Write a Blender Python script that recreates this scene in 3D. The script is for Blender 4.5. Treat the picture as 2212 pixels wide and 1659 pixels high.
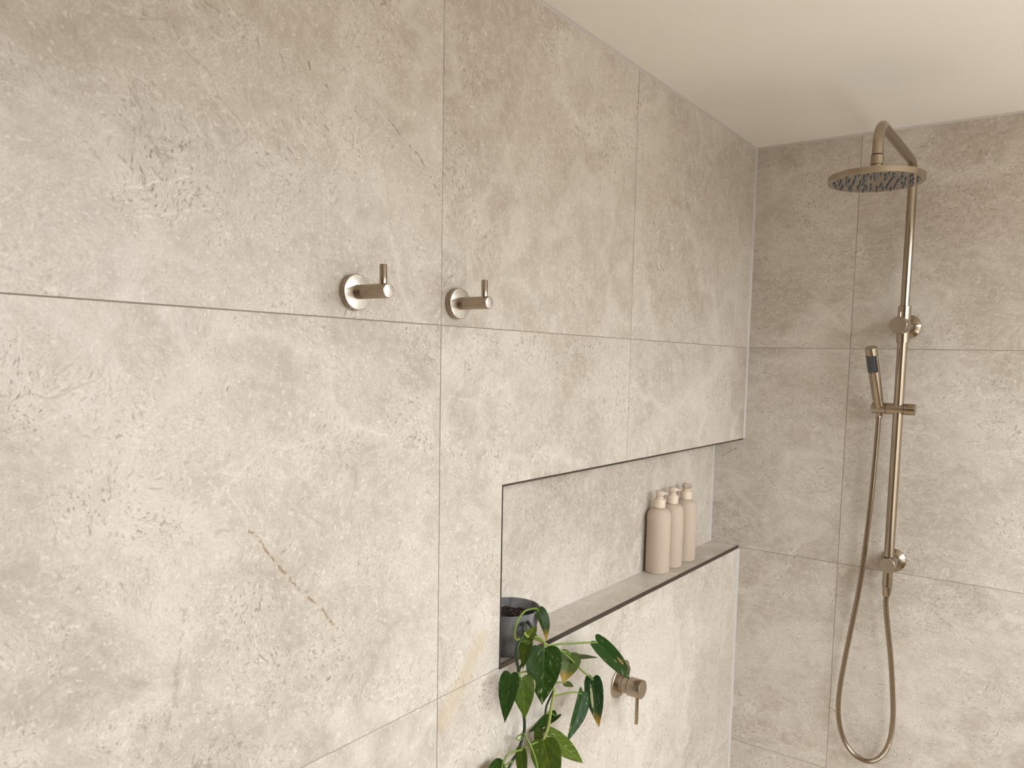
import bpy, bmesh, math, random
from mathutils import Vector, Matrix

random.seed(7)
SC = bpy.context.scene
for o in list(bpy.data.objects):
    bpy.data.objects.remove(o)
COL = SC.collection

# ------------------------------------------------------------------ camera
CAM_POS = Vector((0.8232, -2.2009, 1.7507))
AZ, PIT, ROLL, FPX = 0.602085, -0.090106, 0.0233207, 1655.88
PPX, PPY, IW, IH = 89.6, 97.6, 2212.0, 1659.0
fw = Vector((-math.sin(AZ) * math.cos(PIT), math.cos(AZ) * math.cos(PIT), math.sin(PIT)))
rt0 = Vector((math.cos(AZ), math.sin(AZ), 0))
up0 = rt0.cross(fw)
rt = rt0 * math.cos(ROLL) + up0 * math.sin(ROLL)
up = up0 * math.cos(ROLL) - rt0 * math.sin(ROLL)
cam_d = bpy.data.cameras.new('camera')
cam = bpy.data.objects.new('camera', cam_d)
COL.objects.link(cam)
m = Matrix((rt, up, -fw)).transposed().to_4x4()
m.translation = CAM_POS
cam.matrix_world = m
cam_d.sensor_width = 36
cam_d.lens = FPX / IW * 36
cam_d.shift_x = -PPX / IW
cam_d.shift_y = PPY / IW
cam_d.clip_start = 0.02
SC.camera = cam


# ------------------------------------------------------------------ world, light, exposure
WX = 1.62                                    # inner face of the window wall
WIN = (-2.30, -0.14, 0.92, 2.27)             # window opening: y0, y1, z0, z1
CEIL = 2.373
world = bpy.data.worlds.new('world')
SC.world = world
world.use_nodes = True
bg = world.node_tree.nodes['Background']
bg.inputs[0].default_value = (0.915, 0.975, 1.03, 1)      # bright overcast sky, as the camera's white balance sees it
bg.inputs[1].default_value = 9.0
ld = bpy.data.lights.new('window_portal', 'AREA')        # only guides sampling of the sky through the window
ld.shape = 'RECTANGLE'
ld.size = WIN[1] - WIN[0]
ld.size_y = WIN[3] - WIN[2]
ld.cycles.is_portal = True
lo = bpy.data.objects.new('window_portal', ld)
lo.location = (WX + 0.19, (WIN[0] + WIN[1]) / 2, (WIN[2] + WIN[3]) / 2)
lo.rotation_euler = (math.radians(90), 0, math.radians(90))
COL.objects.link(lo)
vs = SC.view_settings
vs.view_transform = 'Standard'
vs.look = 'None'
vs.gamma = 1
vs.use_curve_mapping = False
vs.exposure = 0.35

# ------------------------------------------------------------------ node helpers


class NT:
    def __init__(self, name):
        self.m = bpy.data.materials.new(name)
        self.m.use_nodes = True
        self.t = self.m.node_tree
        self.b = self.t.nodes['Principled BSDF']

    def n(self, typ, **kw):
        nd = self.t.nodes.new(typ)
        for k, v in kw.items():
            setattr(nd, k, v)
        return nd

    def put(self, sock, v):
        if hasattr(v, 'is_output'):
            self.t.links.new(v, sock)
        else:
            if isinstance(v, (tuple, list)) and len(v) == 3 and sock.type == 'RGBA':
                v = (*v, 1)
            sock.default_value = v

    def math(self, op, a, b=0.0, c=0.0, clamp=False):
        nd = self.n('ShaderNodeMath', operation=op, use_clamp=clamp)
        self.put(nd.inputs[0], a)
        self.put(nd.inputs[1], b)
        self.put(nd.inputs[2], c)
        return nd.outputs[0]

    def vmath(self, op, a, b=(0, 0, 0), scale=None):
        nd = self.n('ShaderNodeVectorMath', operation=op)
        self.put(nd.inputs[0], a)
        self.put(nd.inputs[1], b)
        if scale is not None:
            self.put(nd.inputs['Scale'], scale)
        return nd.outputs['Value'] if op in ('LENGTH', 'DOT_PRODUCT', 'DISTANCE') else nd.outputs[0]

    def noise(self, vec, scale, detail=4, rough=0.55, dist=0.0, col=False):
        nd = self.n('ShaderNodeTexNoise')
        self.put(nd.inputs['Vector'], vec)
        nd.inputs['Scale'].default_value = scale
        nd.inputs['Detail'].default_value = detail
        nd.inputs['Roughness'].default_value = rough
        nd.inputs['Distortion'].default_value = dist
        return nd.outputs['Color' if col else 'Fac']

    def ss(self, v, lo, hi, a=0.0, b=1.0):
        nd = self.n('ShaderNodeMapRange', interpolation_type='SMOOTHSTEP')
        self.put(nd.inputs[0], v)
        for i, x in enumerate((lo, hi, a, b)):
            self.put(nd.inputs[i + 1], x)
        return nd.outputs[0]

    def mix(self, fac, a, b, blend='MIX'):
        nd = self.n('ShaderNodeMix', data_type='RGBA', blend_type=blend)
        self.put(nd.inputs[0], fac)
        self.put(nd.inputs[6], a)
        self.put(nd.inputs[7], b)
        return nd.outputs[2]

    def bump(self, h, strength, dist=0.001):
        nd = self.n('ShaderNodeBump')
        nd.inputs['Strength'].default_value = strength
        nd.inputs['Distance'].default_value = dist
        self.put(nd.inputs['Height'], h)
        self.put(self.b.inputs['Normal'], nd.outputs[0])

    def set(self, **kw):
        for k, v in kw.items():
            self.put(self.b.inputs[k.replace('_', ' ')], v)
        return self.m


def plain(name, col, rough=0.5, metal=0.0, nscale=40, namp=0.06, spec=0.5):
    t = NT(name)
    co = t.n('ShaderNodeTexCoord').outputs['Object']
    f = t.noise(co, nscale, 3)
    c = t.mix(f, tuple(x * (1 - namp) for x in col), tuple(min(1, x * (1 + namp)) for x in col))
    t.set(Base_Color=c, Roughness=rough, Metallic=metal)
    t.b.inputs['Specular IOR Level'].default_value = spec
    return t.m


# veins and marks printed on single tiles: polylines in wall metres
V_LEFT = [
    # (points (y,z), width, colour, strength)
    ([(-1.454, 2.099), (-1.400, 2.060), (-1.367, 2.045), (-1.319, 1.991)], 0.0016, 'd', 0.75),
    ([(-1.634, 2.118), (-1.622, 2.084)], 0.0022, 'd', 0.45),
    ([(-1.778, 2.013), (-1.747, 1.939)], 0.0030, 'd', 0.30),
    ([(-1.801, 1.909), (-1.761, 1.926), (-1.721, 1.942)], 0.0017, 'w', 0.55),
    ([(-1.790, 1.888), (-1.759, 1.891), (-1.722, 1.906), (-1.692, 1.914)], 0.0015, 'w', 0.45),
    ([(-1.654, 1.536), (-1.613, 1.487), (-1.585, 1.448), (-1.548, 1.414), (-1.518, 1.373)], 0.0027, 'b', 0.80),
    ([(-1.591, 1.552), (-1.460, 1.653)], 0.0040, 'd', 0.20),
    ([(-1.734, 1.455), (-1.751, 1.356), (-1.766, 1.302)], 0.0042, 'd', 0.30),
    ([(-1.600, 2.110), (-1.598, 2.102)], 0.0016, 'd', 0.9),
    ([(-1.563, 2.113), (-1.561, 2.105)], 0.0018, 'd', 0.9),
    ([(-1.533, 2.093), (-1.531, 2.088)], 0.0016, 'd', 0.9),
    ([(-1.679, 1.710), (-1.678, 1.706)], 0.0016, 'd', 0.9),
    ([(-1.208, 1.268), (-1.255, 1.210), (-1.305, 1.157)], 0.030, 'y', 0.42),
]
V_BACK = [
    ([(0.055, 1.452), (0.139, 1.357)], 0.0030, 'd', 0.40),
    ([(0.482, 1.154), (0.640, 1.045)], 0.0026, 'd', 0.42),
    ([(0.293, 0.781), (0.306, 0.771)], 0.0020, 'd', 0.8),
    ([(-0.063, 1.474), (-0.022, 1.499)], 0.0024, 'd', 0.8),
]


def finish(t, c, mid, pit, fine):
    t.set(Base_Color=c, Roughness=t.ss(mid, 0.3, 0.7, 0.33, 0.46))
    t.b.inputs['Specular IOR Level'].default_value = 0.60
    return t.m


def stone(name, axis, veins, stretch=(1, 1, 1)):
    """pale limestone-look porcelain; axis 0: the wall lies in yz, 1: in xz"""
    t = NT(name)
    co = t.n('ShaderNodeTexCoord').outputs['Object']
    rnd = t.n('ShaderNodeObjectInfo').outputs['Random']
    off = t.vmath('SCALE', (13.7, 7.9, 19.3), scale=rnd)
    p = t.vmath('ADD', co, off)
    p = t.vmath('MULTIPLY', p, stretch)
    warp = t.noise(p, 9, 1.5, col=True)
    pw = t.vmath('ADD', p, t.vmath('SCALE', t.vmath('SUBTRACT', warp, (.5, .5, .5)), scale=0.05))
    big = t.noise(pw, 2.6, 3, 0.55)
    mid = t.noise(pw, 13, 5, 0.68)
    fine = t.noise(pw, 60, 3, 0.72)
    tone = t.math('ADD', t.math('MULTIPLY', big, 0.5), t.math('MULTIPLY', mid, 0.5))
    c = t.mix(t.ss(tone, 0.36, 0.63), (0.445, 0.385, 0.315), (0.650, 0.590, 0.518))
    c = t.mix(t.ss(fine, 0.38, 0.66, 0, 0.45), c, (0.70, 0.645, 0.585))
    grain = t.noise(t.vmath('ADD', pw, (2, 8, 5)), 330, 2, 0.7)
    c = t.mix(t.ss(grain, 0.33, 0.62, 0.34, 0.0), c, (0.36, 0.30, 0.235))
    # pits: short dark dashes in clouds
    dash = t.vmath('MULTIPLY', t.vmath('ADD', pw, t.vmath('SCALE', warp, scale=0.05)), (1.0, 1.0, 0.7))
    pit = t.noise(dash, 190, 2, 0.65)
    cloud = t.ss(t.noise(p, 6.5, 3, 0.65), 0.44, 0.66)
    pm = t.math('MULTIPLY', t.ss(pit, 0.57, 0.67), t.math('MULTIPLY_ADD', cloud, 0.95, 0.22))
    c = t.mix(t.math('MULTIPLY', pm, 0.66), c, (0.235, 0.185, 0.130))
    pit2 = t.noise(dash, 75, 2, 0.6)
    pm2 = t.math('MULTIPLY', t.ss(pit2, 0.64, 0.73), t.ss(big, 0.46, 0.62))
    c = t.mix(t.math('MULTIPLY', pm2, 0.50), c, (0.30, 0.245, 0.18))
    # pale flecks and hairline veins
    fl = t.noise(t.vmath('ADD', pw, (5.2, 1.7, 3.3)), 150, 1.5, 0.6)
    c = t.mix(t.math('MULTIPLY', t.ss(fl, 0.60, 0.72), 0.42), c, (0.82, 0.77, 0.70))
    vgate = t.ss(t.noise(t.vmath('ADD', p, (9.0, 2, 4)), 3.5, 2), 0.50, 0.62)
    hgate = t.math('MULTIPLY', t.ss(t.noise(t.vmath('ADD', p, (3.0, 7, 1)), 34, 1), 0.52, 0.61), t.math('MULTIPLY_ADD', cloud, 0.8, 0.25))
    for k, (sc, wd, colr, st) in enumerate(((3.2, 0.0050, (0.78, 0.73, 0.66), 0.40), (2.3, 0.0040, (0.33, 0.27, 0.20), 0.40),
                                           (6.0, 0.012, (0.76, 0.71, 0.64), 0.30))):
        r = t.noise(t.vmath('ADD', pw, (k * 3.1 + 1, k * 5.3, k * 2.7)), sc, 3, 0.6)
        d = t.math('ABSOLUTE', t.math('SUBTRACT', r, 0.5))
        gate = vgate
        c = t.mix(t.math('MULTIPLY', t.math('MULTIPLY', t.ss(d, wd, 0.0), gate), st), c, colr)
    # short curly hairlines, dark and pale
    for k, (sc, wd, colr, st) in enumerate(((24, 0.014, (0.25, 0.20, 0.145), 0.50), (30, 0.016, (0.80, 0.75, 0.68), 0.50), (11, 0.006, (0.27, 0.215, 0.155), 0.50))):
        r = t.noise(t.vmath('ADD', pw, (k * 4.3 + 2, k * 1.9, k * 6.1)), sc, 2, 0.6)
        d = t.math('ABSOLUTE', t.math('SUBTRACT', r, 0.5))
        gate = hgate
        c = t.mix(t.math('MULTIPLY', t.math('MULTIPLY', t.ss(d, wd, 0.0), gate), st), c, colr)
    r = t.noise(t.vmath('ADD', pw, (4, 4, 8)), 2.1, 3, 0.62)
    d = t.math('ABSOLUTE', t.math('SUBTRACT', r, 0.5))
    c = t.mix(t.math('MULTIPLY', t.ss(d, 0.035, 0.0), 0.28), c, (0.76, 0.71, 0.64))
    # printed marks that belong to single tiles
    flat = (0, 1, 1) if axis == 0 else (1, 0, 1)
    if not veins:
        return finish(t, c, mid, pit, fine)
    wob = t.noise(co, 45, 2.5, 0.65, col=True)
    q = t.vmath('ADD', co, t.vmath('SCALE', t.vmath('SUBTRACT', wob, (.5, .5, .5)), scale=0.014))
    q = t.vmath('MULTIPLY', q, flat)
    brk = t.ss(t.noise(co, 85, 2), 0.42, 0.54, 0.05, 1.0)
    for pts, wd, kind, st in veins:
        best = None
        for a, b in zip(pts, pts[1:]):
            A = (0, a[0], a[1]) if axis == 0 else (a[0], 0, a[1])
            B = (0, b[0], b[1]) if axis == 0 else (b[0], 0, b[1])
            ba = Vector(B) - Vector(A)
            pa = t.vmath('SUBTRACT', q, A)
            h = t.math('MULTIPLY', t.vmath('DOT_PRODUCT', pa, tuple(ba)), 1 / ba.length_squared, clamp=True)
            d = t.vmath('LENGTH', t.vmath('SUBTRACT', pa, t.vmath('SCALE', tuple(ba), scale=h)))
            best = d if best is None else t.math('MINIMUM', best, d)
        mk = t.math('MULTIPLY', t.ss(best, wd, wd * 0.15), st)
        if kind != 'y':
            mk = t.math('MULTIPLY', mk, brk)
        cc = {'d': (0.20, 0.145, 0.085), 'b': (0.28, 0.19, 0.09), 'w': (0.86, 0.81, 0.74), 'y': (0.52, 0.40, 0.24)}[kind]
        c = t.mix(mk, c, cc)
    if axis == 0 and len(veins) == 4:        # the pitted patch low on the left
        pd = t.vmath('LENGTH', t.vmath('MULTIPLY', t.vmath('SUBTRACT', q, (0, -1.69, 1.262)), (0, 1.0, 1.5)))
        pt = t.noise(pw, 120, 4, 0.7)
        mk = t.math('MULTIPLY', t.ss(pd, 0.062, 0.035), t.ss(pt, 0.50, 0.62))
        c = t.mix(t.math('MULTIPLY', mk, 0.55), c, (0.21, 0.17, 0.12))
    return finish(t, c, mid, pit, fine)


def brushed(name, col, rough=0.2, aniso=0.4, axis='Z', scale=900):
    t = NT(name)
    co = t.n('ShaderNodeTexCoord').outputs['Object']
    s = {'Z': (1, 1, 0.012), 'X': (0.012, 1, 1), 'Y': (1, 0.012, 1), '0': (1, 1, 1)}[axis]
    f = t.noise(t.vmath('MULTIPLY', co, s), scale, 2, 0.5)
    c = t.mix(f, tuple(x * 0.93 for x in col), tuple(min(1, x * 1.05) for x in col))
    t.set(Base_Color=c, Metallic=1.0, Roughness=t.ss(f, 0.3, 0.7, rough * 0.92, rough * 1.1))
    return t.m


NICKEL = (0.385, 0.318, 0.242)
M = {
    'tile_upper': stone('stone_tile_upper', 0, [V_LEFT[i] for i in (0, 1, 2, 3, 4, 8, 9, 10)]),
    'tile_lower': stone('stone_tile_lower', 0, [V_LEFT[i] for i in (5, 6, 7, 11)]),
    'tile_stain': stone('stone_tile_stained', 0, [V_LEFT[12]]),
    'tile_back': stone('stone_tile_end', 1, V_BACK, (0.9, 0.9, 1.25)),
    'tile_plain': stone('stone_tile_plain', 1, [], (0.9, 0.9, 1.25)),
    'tile_niche': stone('stone_tile_niche', 0, []),
    'grout': plain('grout', (0.33, 0.28, 0.23), 0.9, nscale=220, namp=0.12),
    'silicone': plain('silicone', (0.55, 0.51, 0.48), 0.45, nscale=60, namp=0.04),
    'ceiling': plain('ceiling_paint', (0.86, 0.815, 0.76), 0.85, nscale=300, namp=0.015),
    'paint': plain('wall_paint', (0.70, 0.625, 0.52), 0.8, nscale=200, namp=0.02),
    'floor': plain('floor_tile', (0.62, 0.49, 0.355), 0.5, nscale=9, namp=0.12),
    'pale_ground': plain('bounce_ground', (0.58, 0.54, 0.47), 0.9, nscale=3, namp=0.2),  # unseen ground outside, lightened to bounce more daylight onto the ceiling
    'sky_block': plain('sky_block_render', (0.27, 0.25, 0.225), 0.9, nscale=8, namp=0.1),
    'front_dark': plain('front_wall_darkened', (0.26, 0.20, 0.145), 0.7, nscale=20, namp=0.05),  # unseen wall's tone darkened for contrast in metal reflections and less bounce
    'frame': plain('window_frame', (0.75, 0.74, 0.72), 0.4),
    'trim': brushed('trim_nickel', (0.155, 0.130, 0.112), 0.30, 0, 'Y'),
    'nz': brushed('brushed_nickel_z', NICKEL, 0.17, 0, 'Z'),
    'nx': brushed('brushed_nickel_x', NICKEL, 0.17, 0, 'X'),
    'ny': brushed('brushed_nickel_y', NICKEL, 0.17, 0, 'Y'),
    'nface_lit': brushed('brushed_nickel_lit_face', (0.72, 0.69, 0.65), 0.27, 0, '0'),  # nickel lightened on the hooks' end faces to stand for the window's reflection
    'nyface': brushed('brushed_nickel_cap', (0.50, 0.43, 0.345), 0.32, 0, '0'),
    'nhose': brushed('brushed_nickel_hose', NICKEL, 0.20, 0, '0'),
    'dark': plain('seal_rubber', (0.03, 0.025, 0.02), 0.6),  # near-black rings at the head neck and the riser foot
    'head_face': plain('head_face_grey', (0.20, 0.18, 0.165), 0.30, metal=0.8, nscale=80),
    'nozzle': plain('nozzle_silicone', (0.075, 0.077, 0.085), 0.22, nscale=300, spec=0.8),
    'spray': plain('spray_plate_black', (0.018, 0.018, 0.022), 0.35, nscale=300),
    'dot': plain('spray_dot', (0.42, 0.43, 0.46), 0.35, nscale=300),
    'pump': plain('bottle_pump', (0.64, 0.53, 0.42), 0.45, nscale=80, namp=0.03),
    'collar': plain('bottle_collar', (0.76, 0.63, 0.50), 0.4, nscale=80, namp=0.02),
    'soil': plain('soil', (0.020, 0.012, 0.008), 0.95, nscale=400, namp=0.5),
    'bark': plain('root_chip', (0.13, 0.07, 0.04), 0.9, nscale=150, namp=0.4),
}


def mat_bottle():
    t = NT('bottle_speckled')
    co = t.n('ShaderNodeTexCoord').outputs['Object']
    f = t.noise(co, 25, 4)
    c = t.mix(f, (0.50, 0.400, 0.312), (0.56, 0.455, 0.36))
    sp = t.ss(t.noise(co, 420, 2, 0.6), 0.64, 0.74)
    c = t.mix(t.math('MULTIPLY', sp, 0.55), c, (0.30, 0.21, 0.15))
    s2 = t.ss(t.noise(t.vmath('ADD', co, (3, 1, 2)), 520, 2, 0.6), 0.64, 0.74)
    c = t.mix(t.math('MULTIPLY', s2, 0.35), c, (0.70, 0.58, 0.47))
    t.set(Base_Color=c, Roughness=0.62)
    t.bump(t.noise(co, 500, 2), 0.12, 0.0005)
    return t.m


def mat_pot():
    t = NT('pot_cement')
    co = t.n('ShaderNodeTexCoord').outputs['Object']
    f = t.noise(t.vmath('MULTIPLY', co, (1, 1, .5)), 28, 6, 0.6, 0.8)
    c = t.mix(t.ss(f, 0.35, 0.66), (0.115, 0.112, 0.110), (0.245, 0.240, 0.235))
    t.set(Base_Color=c, Roughness=0.5)
    return t.m


def mat_leaf(name, base, light, vari=0.0, yellow=0.0, brown=0.0, seed=0.0, spot=None):
    """uv.x across the blade (0.5 = midrib), uv.y from stalk to tip"""
    t = NT(name)
    uv = t.n('ShaderNodeUVMap').outputs[0]
    sep = t.n('ShaderNodeSeparateXYZ')
    t.put(sep.inputs[0], uv)
    u, v = sep.outputs[0], sep.outputs[1]
    au = t.math('ABSOLUTE', t.math('SUBTRACT', u, 0.5))
    # herringbone coordinate: streaks sweep from the midrib towards the tip
    hv = t.math('SUBTRACT', v, t.math('MULTIPLY', au, 0.9))
    cmb = t.n('ShaderNodeCombineXYZ')
    t.put(cmb.inputs[0], t.math('MULTIPLY', t.math('SUBTRACT', u, 0.5), 1.6))
    t.put(cmb.inputs[1], t.math('MULTIPLY', hv, 5.0))
    cmb.inputs[2].default_value = seed
    f = t.noise(cmb.outputs[0], 2.2, 4, 0.6)
    c = t.mix(t.ss(f, 0.3, 0.7), base, light)
    # fine side veins and pale midrib
    sv = t.math('ABSOLUTE', t.math('SINE', t.math('MULTIPLY', hv, 42)))
    c = t.mix(t.math('MULTIPLY', t.ss(sv, 0.25, 0.0), 0.22), c, tuple(x * 0.6 for x in base))
    c = t.mix(t.math('MULTIPLY', t.ss(au, 0.016, 0.004), 0.55), c, tuple(min(1, x * 2.2 + 0.02) for x in light))
    if vari > 0:
        cm2 = t.n('ShaderNodeCombineXYZ')
        t.put(cm2.inputs[0], t.math('MULTIPLY', u, 5.0))
        t.put(cm2.inputs[1], t.math('MULTIPLY', hv, 4.0))
        cm2.inputs[2].default_value = seed * 3.7 + 2
        g = t.noise(cm2.outputs[0], 1.7, 6, 0.7)
        c = t.mix(t.math('MULTIPLY', t.ss(g, 0.66 - vari * 0.14, 0.70 - vari * 0.10), 0.9), c, (0.62, 0.60, 0.34))
        cm3 = t.n('ShaderNodeCombineXYZ')
        t.put(cm3.inputs[0], t.math('MULTIPLY', u, 22.0))
        t.put(cm3.inputs[1], t.math('MULTIPLY', hv, 13.0))
        cm3.inputs[2].default_value = seed
        g2 = t.noise(cm3.outputs[0], 1.2, 4, 0.6)
        c = t.mix(t.math('MULTIPLY', t.ss(g2, 0.66, 0.70), 0.7), c, (0.38, 0.42, 0.10))
    if yellow > 0:
        edge = t.math('ADD', v, t.math('MULTIPLY', t.math('SUBTRACT', f, 0.5), 0.25))
        c = t.mix(t.math('MULTIPLY', t.ss(edge, 1 - yellow - 0.18, 1 - yellow * 0.35), 0.92), c, (0.56, 0.36, 0.055))
    if brown > 0:
        edge = t.math('ADD', v, t.math('MULTIPLY', t.math('SUBTRACT', f, 0.5), 0.10))
        c = t.mix(t.ss(edge, 1 - brown, 1 - brown + 0.03), c, (0.13, 0.035, 0.012))
    if spot:
        dd = t.vmath('LENGTH', t.vmath('MULTIPLY', t.vmath('SUBTRACT', uv, (spot[0], spot[1], 0)), (spot[4], spot[5], 0)))
        rag = t.noise(t.vmath('MULTIPLY', uv, (9.0, 14.0, 0)), 1.6, 5, 0.7)
        dd = t.math('ADD', dd, t.math('MULTIPLY', t.math('SUBTRACT', rag, 0.5), spot[2] * 1.5))
        c = t.mix(t.ss(dd, spot[2], spot[2] * 0.85), c, spot[3])
    t.set(Base_Color=c, Roughness=0.42)
    t.b.inputs['Specular IOR Level'].default_value = 0.36
    t.b.inputs['Subsurface Weight'].default_value = 0.0
    t.bump(sv, 0.10, 0.0006)
    return t.m


M['bottle'] = mat_bottle()
M['pot'] = mat_pot()
DK, MD = (0.020, 0.062, 0.006), (0.048, 0.115, 0.011)
OL, LG = (0.090, 0.145, 0.012), (0.180, 0.260, 0.030)
M['leaf_dark'] = mat_leaf('leaf_dark', DK, MD, 0.05, seed=1)
M['leaf_vari'] = mat_leaf('leaf_variegated', DK, MD, 0.55, seed=2.3, spot=(0.80, 0.66, 0.13, (0.70, 0.60, 0.36), 1.3, 0.75))
M['leaf_spot'] = mat_leaf('leaf_spotted', DK, (0.035, 0.105, 0.014), 0.35, seed=4.1, brown=0.0, spot=(0.30, 0.46, 0.070, (0.66, 0.38, 0.17), 1.5, 0.75))
M['leaf_yellow'] = mat_leaf('leaf_yellowing', OL, (0.10, 0.15, 0.02), 0.15, yellow=0.34, brown=0.05, seed=5.2)
M['leaf_bluish'] = mat_leaf('leaf_variegated_yellow_tip', (0.016, 0.066, 0.016), (0.04, 0.12, 0.035), 0.45, yellow=0.22, brown=0.045, seed=6.4,
                            spot=(0.66, 0.36, 0.15, (0.66, 0.62, 0.42), 2.2, 0.62))
M['leaf_mottled'] = mat_leaf('leaf_mottled', (0.018, 0.062, 0.012), (0.045, 0.12, 0.022), 0.5, seed=3.3)
M['leaf_pale'] = mat_leaf('leaf_pale', OL, LG, 0.5, seed=7.7)
M['leaf_olive'] = mat_leaf('leaf_olive', (0.072, 0.125, 0.011), (0.120, 0.185, 0.018), 0.15, seed=8.8)
M['leaf_rust'] = mat_leaf('leaf_rusty', (0.020, 0.062, 0.006), (0.045, 0.095, 0.010), 0.0, yellow=0.30, seed=9.1)
M['vine_dark'] = plain('vine_dark', (0.018, 0.036, 0.010), 0.5, nscale=120, namp=0.5)
M['vine_light'] = plain('vine_light', (0.25, 0.28, 0.055), 0.5, nscale=120, namp=0.25)
M['petiole'] = plain('petiole_green', (0.15, 0.22, 0.035), 0.45, nscale=120, namp=0.2)

# ------------------------------------------------------------------ mesh helpers


def tag(o, label=None, cat=None, group=None, kind=None):
    for k, v in (('label', label), ('category', cat), ('group', group), ('kind', kind)):
        if v:
            o[k] = v
    return o


def obj(name, bm, mat, parent=None, smooth=False, angle=None):
    me = bpy.data.meshes.new(name)
    bmesh.ops.recalc_face_normals(bm, faces=bm.faces)
    bm.to_mesh(me)
    bm.free()
    o = bpy.data.objects.new(name, me)
    COL.objects.link(o)
    me.materials.append(M[mat] if isinstance(mat, str) else mat)
    if smooth:
        for p in me.polygons:
            p.use_smooth = True
        if angle is not None:
            me.set_sharp_from_angle(angle=math.radians(angle))
    if parent:
        o.parent = parent
    return o


def empty(name, loc=(0, 0, 0)):
    e = bpy.data.objects.new(name, None)
    e.empty_display_size = 0.05
    e.location = loc
    COL.objects.link(e)
    bpy.context.view_layer.update()
    return e


def adopt(e):
    """children were built in world coordinates: keep them there"""
    inv = Matrix.Translation(e.location).inverted()
    for c in COL.objects:
        if c.parent == e:
            c.matrix_parent_inverse = inv


def add_box(bm, a, b):
    v = [bm.verts.new((x, y, z)) for x in (a[0], b[0]) for y in (a[1], b[1]) for z in (a[2], b[2])]
    for f in ((0, 1, 3, 2), (4, 6, 7, 5), (0, 4, 5, 1), (2, 3, 7, 6), (0, 2, 6, 4), (1, 5, 7, 3)):
        bm.faces.new([v[i] for i in f])


def box(name, a, b, mat, parent=None, bevel=0.0):
    bm = bmesh.new()
    add_box(bm, a, b)
    if bevel:
        bmesh.ops.bevel(bm, geom=bm.edges[:], offset=bevel, segments=2, affect='EDGES')
    return obj(name, bm, mat, parent)


def tile(poly, face, depth, chamfer, axis, mat, parent, name='tile'):
    """a tile: counter-clockwise outline in wall metres, front face at `face`, body going `depth` behind it"""
    n = len(poly)

    def inset(c):
        out = []
        for i in range(n):
            p0, p1, p2 = Vector(poly[i - 1]), Vector(poly[i]), Vector(poly[(i + 1) % n])
            d1, d2 = (p1 - p0).normalized(), (p2 - p1).normalized()
            n1, n2 = Vector((-d1.y, d1.x)), Vector((-d2.y, d2.x))
            out.append(p1 + (n1 + n2) * c)
        return out

    bm = bmesh.new()

    def ring(pts, w):
        if axis == 0:
            return [bm.verts.new((w, p[0], p[1])) for p in pts]
        if axis == 1:
            return [bm.verts.new((p[0], w, p[1])) for p in pts]
        return [bm.verts.new((p[0], p[1], w)) for p in pts]
    sgn = 1 if depth > 0 else -1
    r = [ring(poly, face - depth), ring(poly, face - sgn * chamfer), ring(inset(chamfer), face)]
    for a, b in zip(r, r[1:]):
        for i in range(n):
            bm.faces.new((a[i], a[(i + 1) % n], b[(i + 1) % n], b[i]))
    bm.faces.new(r[0])
    bm.faces.new(r[2])
    return obj(name, bm, mat, parent)


def rect(a0, b0, a1, b1):
    return [(a0, b0), (a1, b0), (a1, b1), (a0, b1)]


def frame(axis):
    z = Vector(axis).normalized()
    x = Vector((0, 0, 1)).cross(z)
    if x.length < 1e-4:
        x = Vector((1, 0, 0))
    x.normalize()
    return x, z.cross(x), z


def lathe(name, origin, axis, prof, mat, parent=None, seg=48, angle=35, caps=True):
    """prof: list of (distance along axis, radius)"""
    bm = bmesh.new()
    x, y, z = frame(axis)
    o = Vector(origin)
    rings = []
    for d, r in prof:
        if r <= 1e-6:
            rings.append([bm.verts.new(o + z * d)])
        else:
            rings.append([bm.verts.new(o + z * d + x * r * math.cos(2 * math.pi * i / seg) + y * r * math.sin(2 * math.pi * i / seg))
                          for i in range(seg)])
    for a, b in zip(rings, rings[1:]):
        for i in range(seg):
            j = (i + 1) % seg
            if len(a) == 1 and len(b) == 1:
                break
            if len(a) == 1:
                bm.faces.new((a[0], b[i], b[j]))
            elif len(b) == 1:
                bm.faces.new((a[i], a[j], b[0]))
            else:
                bm.faces.new((a[i], a[j], b[j], b[i]))
    if caps:
        for rg in (rings[0], rings[-1]):
            if len(rg) > 1:
                bm.faces.new(rg)
    return obj(name, bm, mat, parent, True, angle)


def catmull(pts, n):
    P = [Vector(p) for p in pts]
    P = [P[0] * 2 - P[1]] + P + [P[-1] * 2 - P[-2]]
    out = []
    for i in range(1, len(P) - 2):
        for k in range(n):
            t = k / n
            a, b, c, d = P[i - 1], P[i], P[i + 1], P[i + 2]
            out.append(0.5 * ((2 * b) + (c - a) * t + (2 * a - 5 * b + 4 * c - d) * t * t + (3 * b - a - 3 * c + d) * t ** 3))
    out.append(P[-2])
    return out


def resample(pts, step):
    L = [0.0]
    for a, b in zip(pts, pts[1:]):
        L.append(L[-1] + (b - a).length)
    n = max(2, int(L[-1] / step))
    out, j = [], 0
    for i in range(n + 1):
        s = L[-1] * i / n
        while j < len(L) - 2 and L[j + 1] < s:
            j += 1
        f = (s - L[j]) / max(1e-9, L[j + 1] - L[j])
        out.append(pts[j].lerp(pts[j + 1], min(1, max(0, f))))
    return out


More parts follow.
